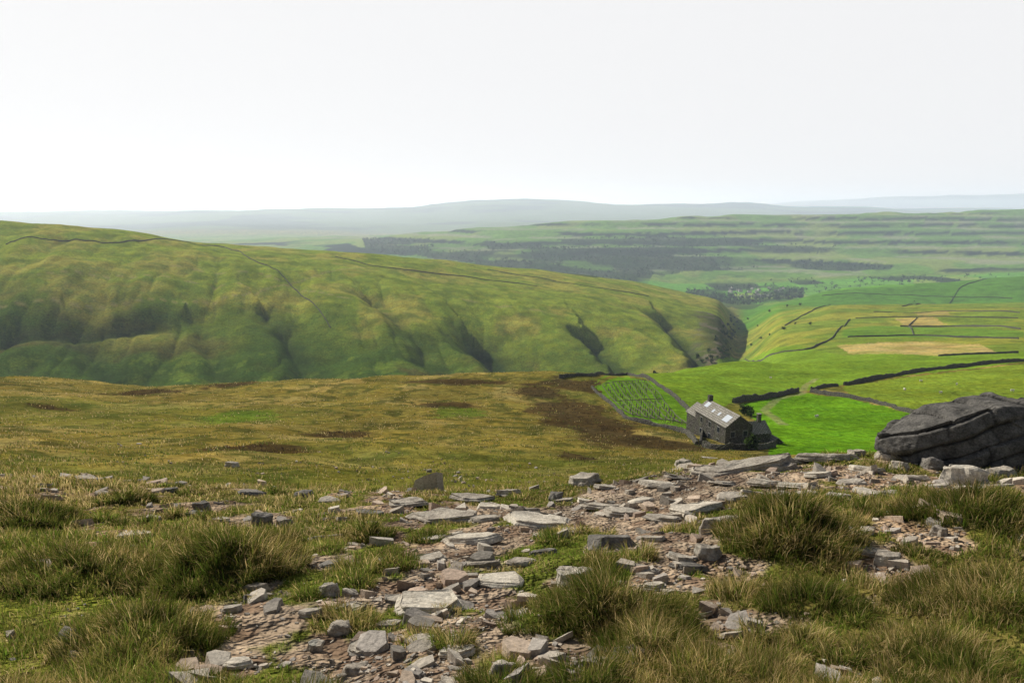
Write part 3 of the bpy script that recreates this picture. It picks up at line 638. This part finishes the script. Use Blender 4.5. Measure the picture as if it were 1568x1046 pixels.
def rail(A,B,nq):
    for q in range(nq):
        p0=A+(B-A)*q/nq; p1=A+(B-A)*(q+1)/nq; z0,z1=H(np.array([p0[0],p1[0]]),np.array([p0[1],p1[1]])); b=len(V); dx=.05
        dn=np.array([-(B-A)[1],(B-A)[0]]); dn=dn/np.linalg.norm(dn)*dx
        for zz in (.5,.7):
            V.extend([(p0[0]-dn[0],p0[1]-dn[1],z0+zz),(p0[0]+dn[0],p0[1]+dn[1],z0+zz),(p1[0]+dn[0],p1[1]+dn[1],z1+zz),(p1[0]-dn[0],p1[1]-dn[1],z1+zz)])
        Fc.extend([(b,b+1,b+2,b+3),(b+4,b+7,b+6,b+5),(b,b+3,b+7,b+4),(b+1,b+5,b+6,b+2)])
for r_ in range(NR+1):
    a=r_/NR; rail(e0*(1-a)+e1*a,e3*(1-a)+e2*a,30)
for b_ in (0,.5,1.0): rail(e0*(1-b_)+e3*b_,e1*(1-b_)+e2*b_,12)
mk('enclosure_fence',np.array(V),np.array(Fc),None,simple('fence_rail',(.15,.13,.10),.9,.1))
simpw=simple('limewash',(.42,.40,.36))
def vh(p,rot,s):
    v=[(-4,-6,-2),(4,-6,-2),(4,-6,5),(0,-6,8),(-4,-6,5),(-4,6,-2),(4,6,-2),(4,6,5),(0,6,8),(-4,6,5)]
    me=bpy.data.meshes.new('village_house'); me.from_pydata([(a*s,b*s,c*s) for a,b,c in v],[],[(0,1,2,3,4),(9,8,7,6,5),(0,4,9,5),(1,6,7,2),(4,3,8,9),(3,2,7,8)])
    me.materials.append(simpw); me.materials.append(MSL)
    for i in (4,5): me.polygons[i].material_index=1
    e=bpy.data.objects.new('village_house',me); e.location=p; e.rotation_euler=(0,0,rot); sc.collection.objects.link(e)
for k in range(24):
    q=SV(rng.uniform(1110,1200),rng.uniform(441,457))
    if q[1]>2000: vh(Vector(q),rng.uniform(0,3.1),rng.uniform(.9,1.4))
MWOOL=simple('sheep_wool',(.62,.58,.50),1,.05,30,.15)
def sheep(p,rot):
    V_=[(-.42,0,.66),(-.15,0,.70),(.18,0,.68),(.42,0,.72),(.58,0,.86),(.72,0,.84),
        (.30,.14,.42),(.30,.14,.05),(.30,-.14,.42),(.30,-.14,.05),(-.36,.14,.45),(-.42,.14,.24),(-.36,.14,.05),(-.36,-.14,.45),(-.42,-.14,.24),(-.36,-.14,.05),(-.52,0,.52)]
    E=[(0,1),(1,2),(2,3),(3,4),(4,5),(2,6),(6,7),(2,8),(8,9),(0,10),(10,11),(11,12),(0,13),(13,14),(14,15),(0,16)]
    R=[.24,.30,.28,.19,.13,.07,.09,.035,.09,.035,.11,.05,.04,.11,.05,.04,.05]
    me=bpy.data.meshes.new('sheep'); me.from_pydata(V_,E,[]); ob=bpy.data.objects.new('sheep',me); sc.collection.objects.link(ob)
    ob.modifiers.new('s','SKIN')
    for i,r in enumerate(R): me.skin_vertices[0].data[i].radius=(r,r)
    me.skin_vertices[0].data[1].use_root=True
    ob.modifiers.new('u','SUBSURF').levels=1; me.materials.append(MWOOL); ob.location=p; ob.rotation_euler=(0,0,rot); return ob
for u,v in [(1440,603),(1385,598),(1500,610),(1520,612),(1465,590),(1410,585),(1550,600),(1180,580),(1250,640)]:
    p=SV(u,v); sheep(Vector(p),rng.uniform(0,6.28))

# ------------------------------------------------------------------ atmosphere, sky, sun, camera
def haze(name,x0,x1,y0,y1,z0,z1,DN,E):
    v=[(x,y,z) for x in (x0,x1) for y in (y0,y1) for z in (z0,z1)]
    me=bpy.data.meshes.new(name); me.from_pydata(v,[],[(0,1,3,2),(4,6,7,5),(0,4,5,1),(2,3,7,6),(0,2,6,4),(1,5,7,3)])
    hz=bpy.data.objects.new(name,me); sc.collection.objects.link(hz)
    m,nt=mat(name+'_air'); vs=nt.nodes.new('ShaderNodeVolumeScatter'); vs.inputs['Color'].default_value=(.90,.95,1,1); vs.inputs['Density'].default_value=DN; vs.inputs['Anisotropy'].default_value=.3
    em=nt.nodes.new('ShaderNodeEmission'); em.inputs[0].default_value=(.56,.79,1,1); em.inputs[1].default_value=DN*E; ad=nt.nodes.new('ShaderNodeAddShader')  # glow added to the haze, standing in for multiply scattered skylight
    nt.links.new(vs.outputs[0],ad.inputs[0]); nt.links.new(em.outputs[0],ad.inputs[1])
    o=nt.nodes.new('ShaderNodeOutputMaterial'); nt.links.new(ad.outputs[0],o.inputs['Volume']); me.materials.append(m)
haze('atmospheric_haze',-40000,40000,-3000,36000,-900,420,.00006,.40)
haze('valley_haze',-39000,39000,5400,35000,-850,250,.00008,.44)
w=bpy.data.worlds.new('World'); sc.world=w; w.use_nodes=True; nt=w.node_tree; nt.nodes.clear()
sky=nt.nodes.new('ShaderNodeTexSky'); sky.sky_type='NISHITA'; sky.sun_disc=False; sky.sun_elevation=SUN_EL; sky.sun_rotation=SUN_AZ; sky.dust_density=2.5; sky.altitude=400
bg1=nt.nodes.new('ShaderNodeBackground'); bg1.inputs[1].default_value=.05; nt.links.new(sky.outputs[0],bg1.inputs[0])
bg2=nt.nodes.new('ShaderNodeBackground'); bg2.inputs[0].default_value=(.97,.965,.97,1); bg2.inputs[1].default_value=.94
tc=nt.nodes.new('ShaderNodeTexCoord'); sx=nt.nodes.new('ShaderNodeSeparateXYZ'); nt.links.new(tc.outputs['Generated'],sx.inputs[0])
f=mr(nt,sx.outputs[2],.27,.40,.97,.0); mx=nt.nodes.new('ShaderNodeMixShader'); nt.links.new(f,mx.inputs[0]); nt.links.new(bg1.outputs[0],mx.inputs[1]); nt.links.new(bg2.outputs[0],mx.inputs[2])
o=nt.nodes.new('ShaderNodeOutputWorld'); nt.links.new(mx.outputs[0],o.inputs[0])
sl=bpy.data.lights.new('sun','SUN'); sl.energy=5.0; sl.angle=math.radians(.5); sl.color=(1,.95,.85); so=bpy.data.objects.new('sun',sl); sc.collection.objects.link(so)
d=Vector((math.sin(SUN_AZ)*math.cos(SUN_EL),math.cos(SUN_AZ)*math.cos(SUN_EL),math.sin(SUN_EL))); so.rotation_euler=d.to_track_quat('Z','Y').to_euler()
cd=bpy.data.cameras.new('camera'); cd.sensor_width=36; cd.lens=FP/1568*36; cd.clip_start=.05; cd.clip_end=90000
cam=bpy.data.objects.new('camera',cd); sc.collection.objects.link(cam); cam.rotation_euler=(math.pi/2-TH,0,0); sc.camera=cam
print('done',time.time()-T0)
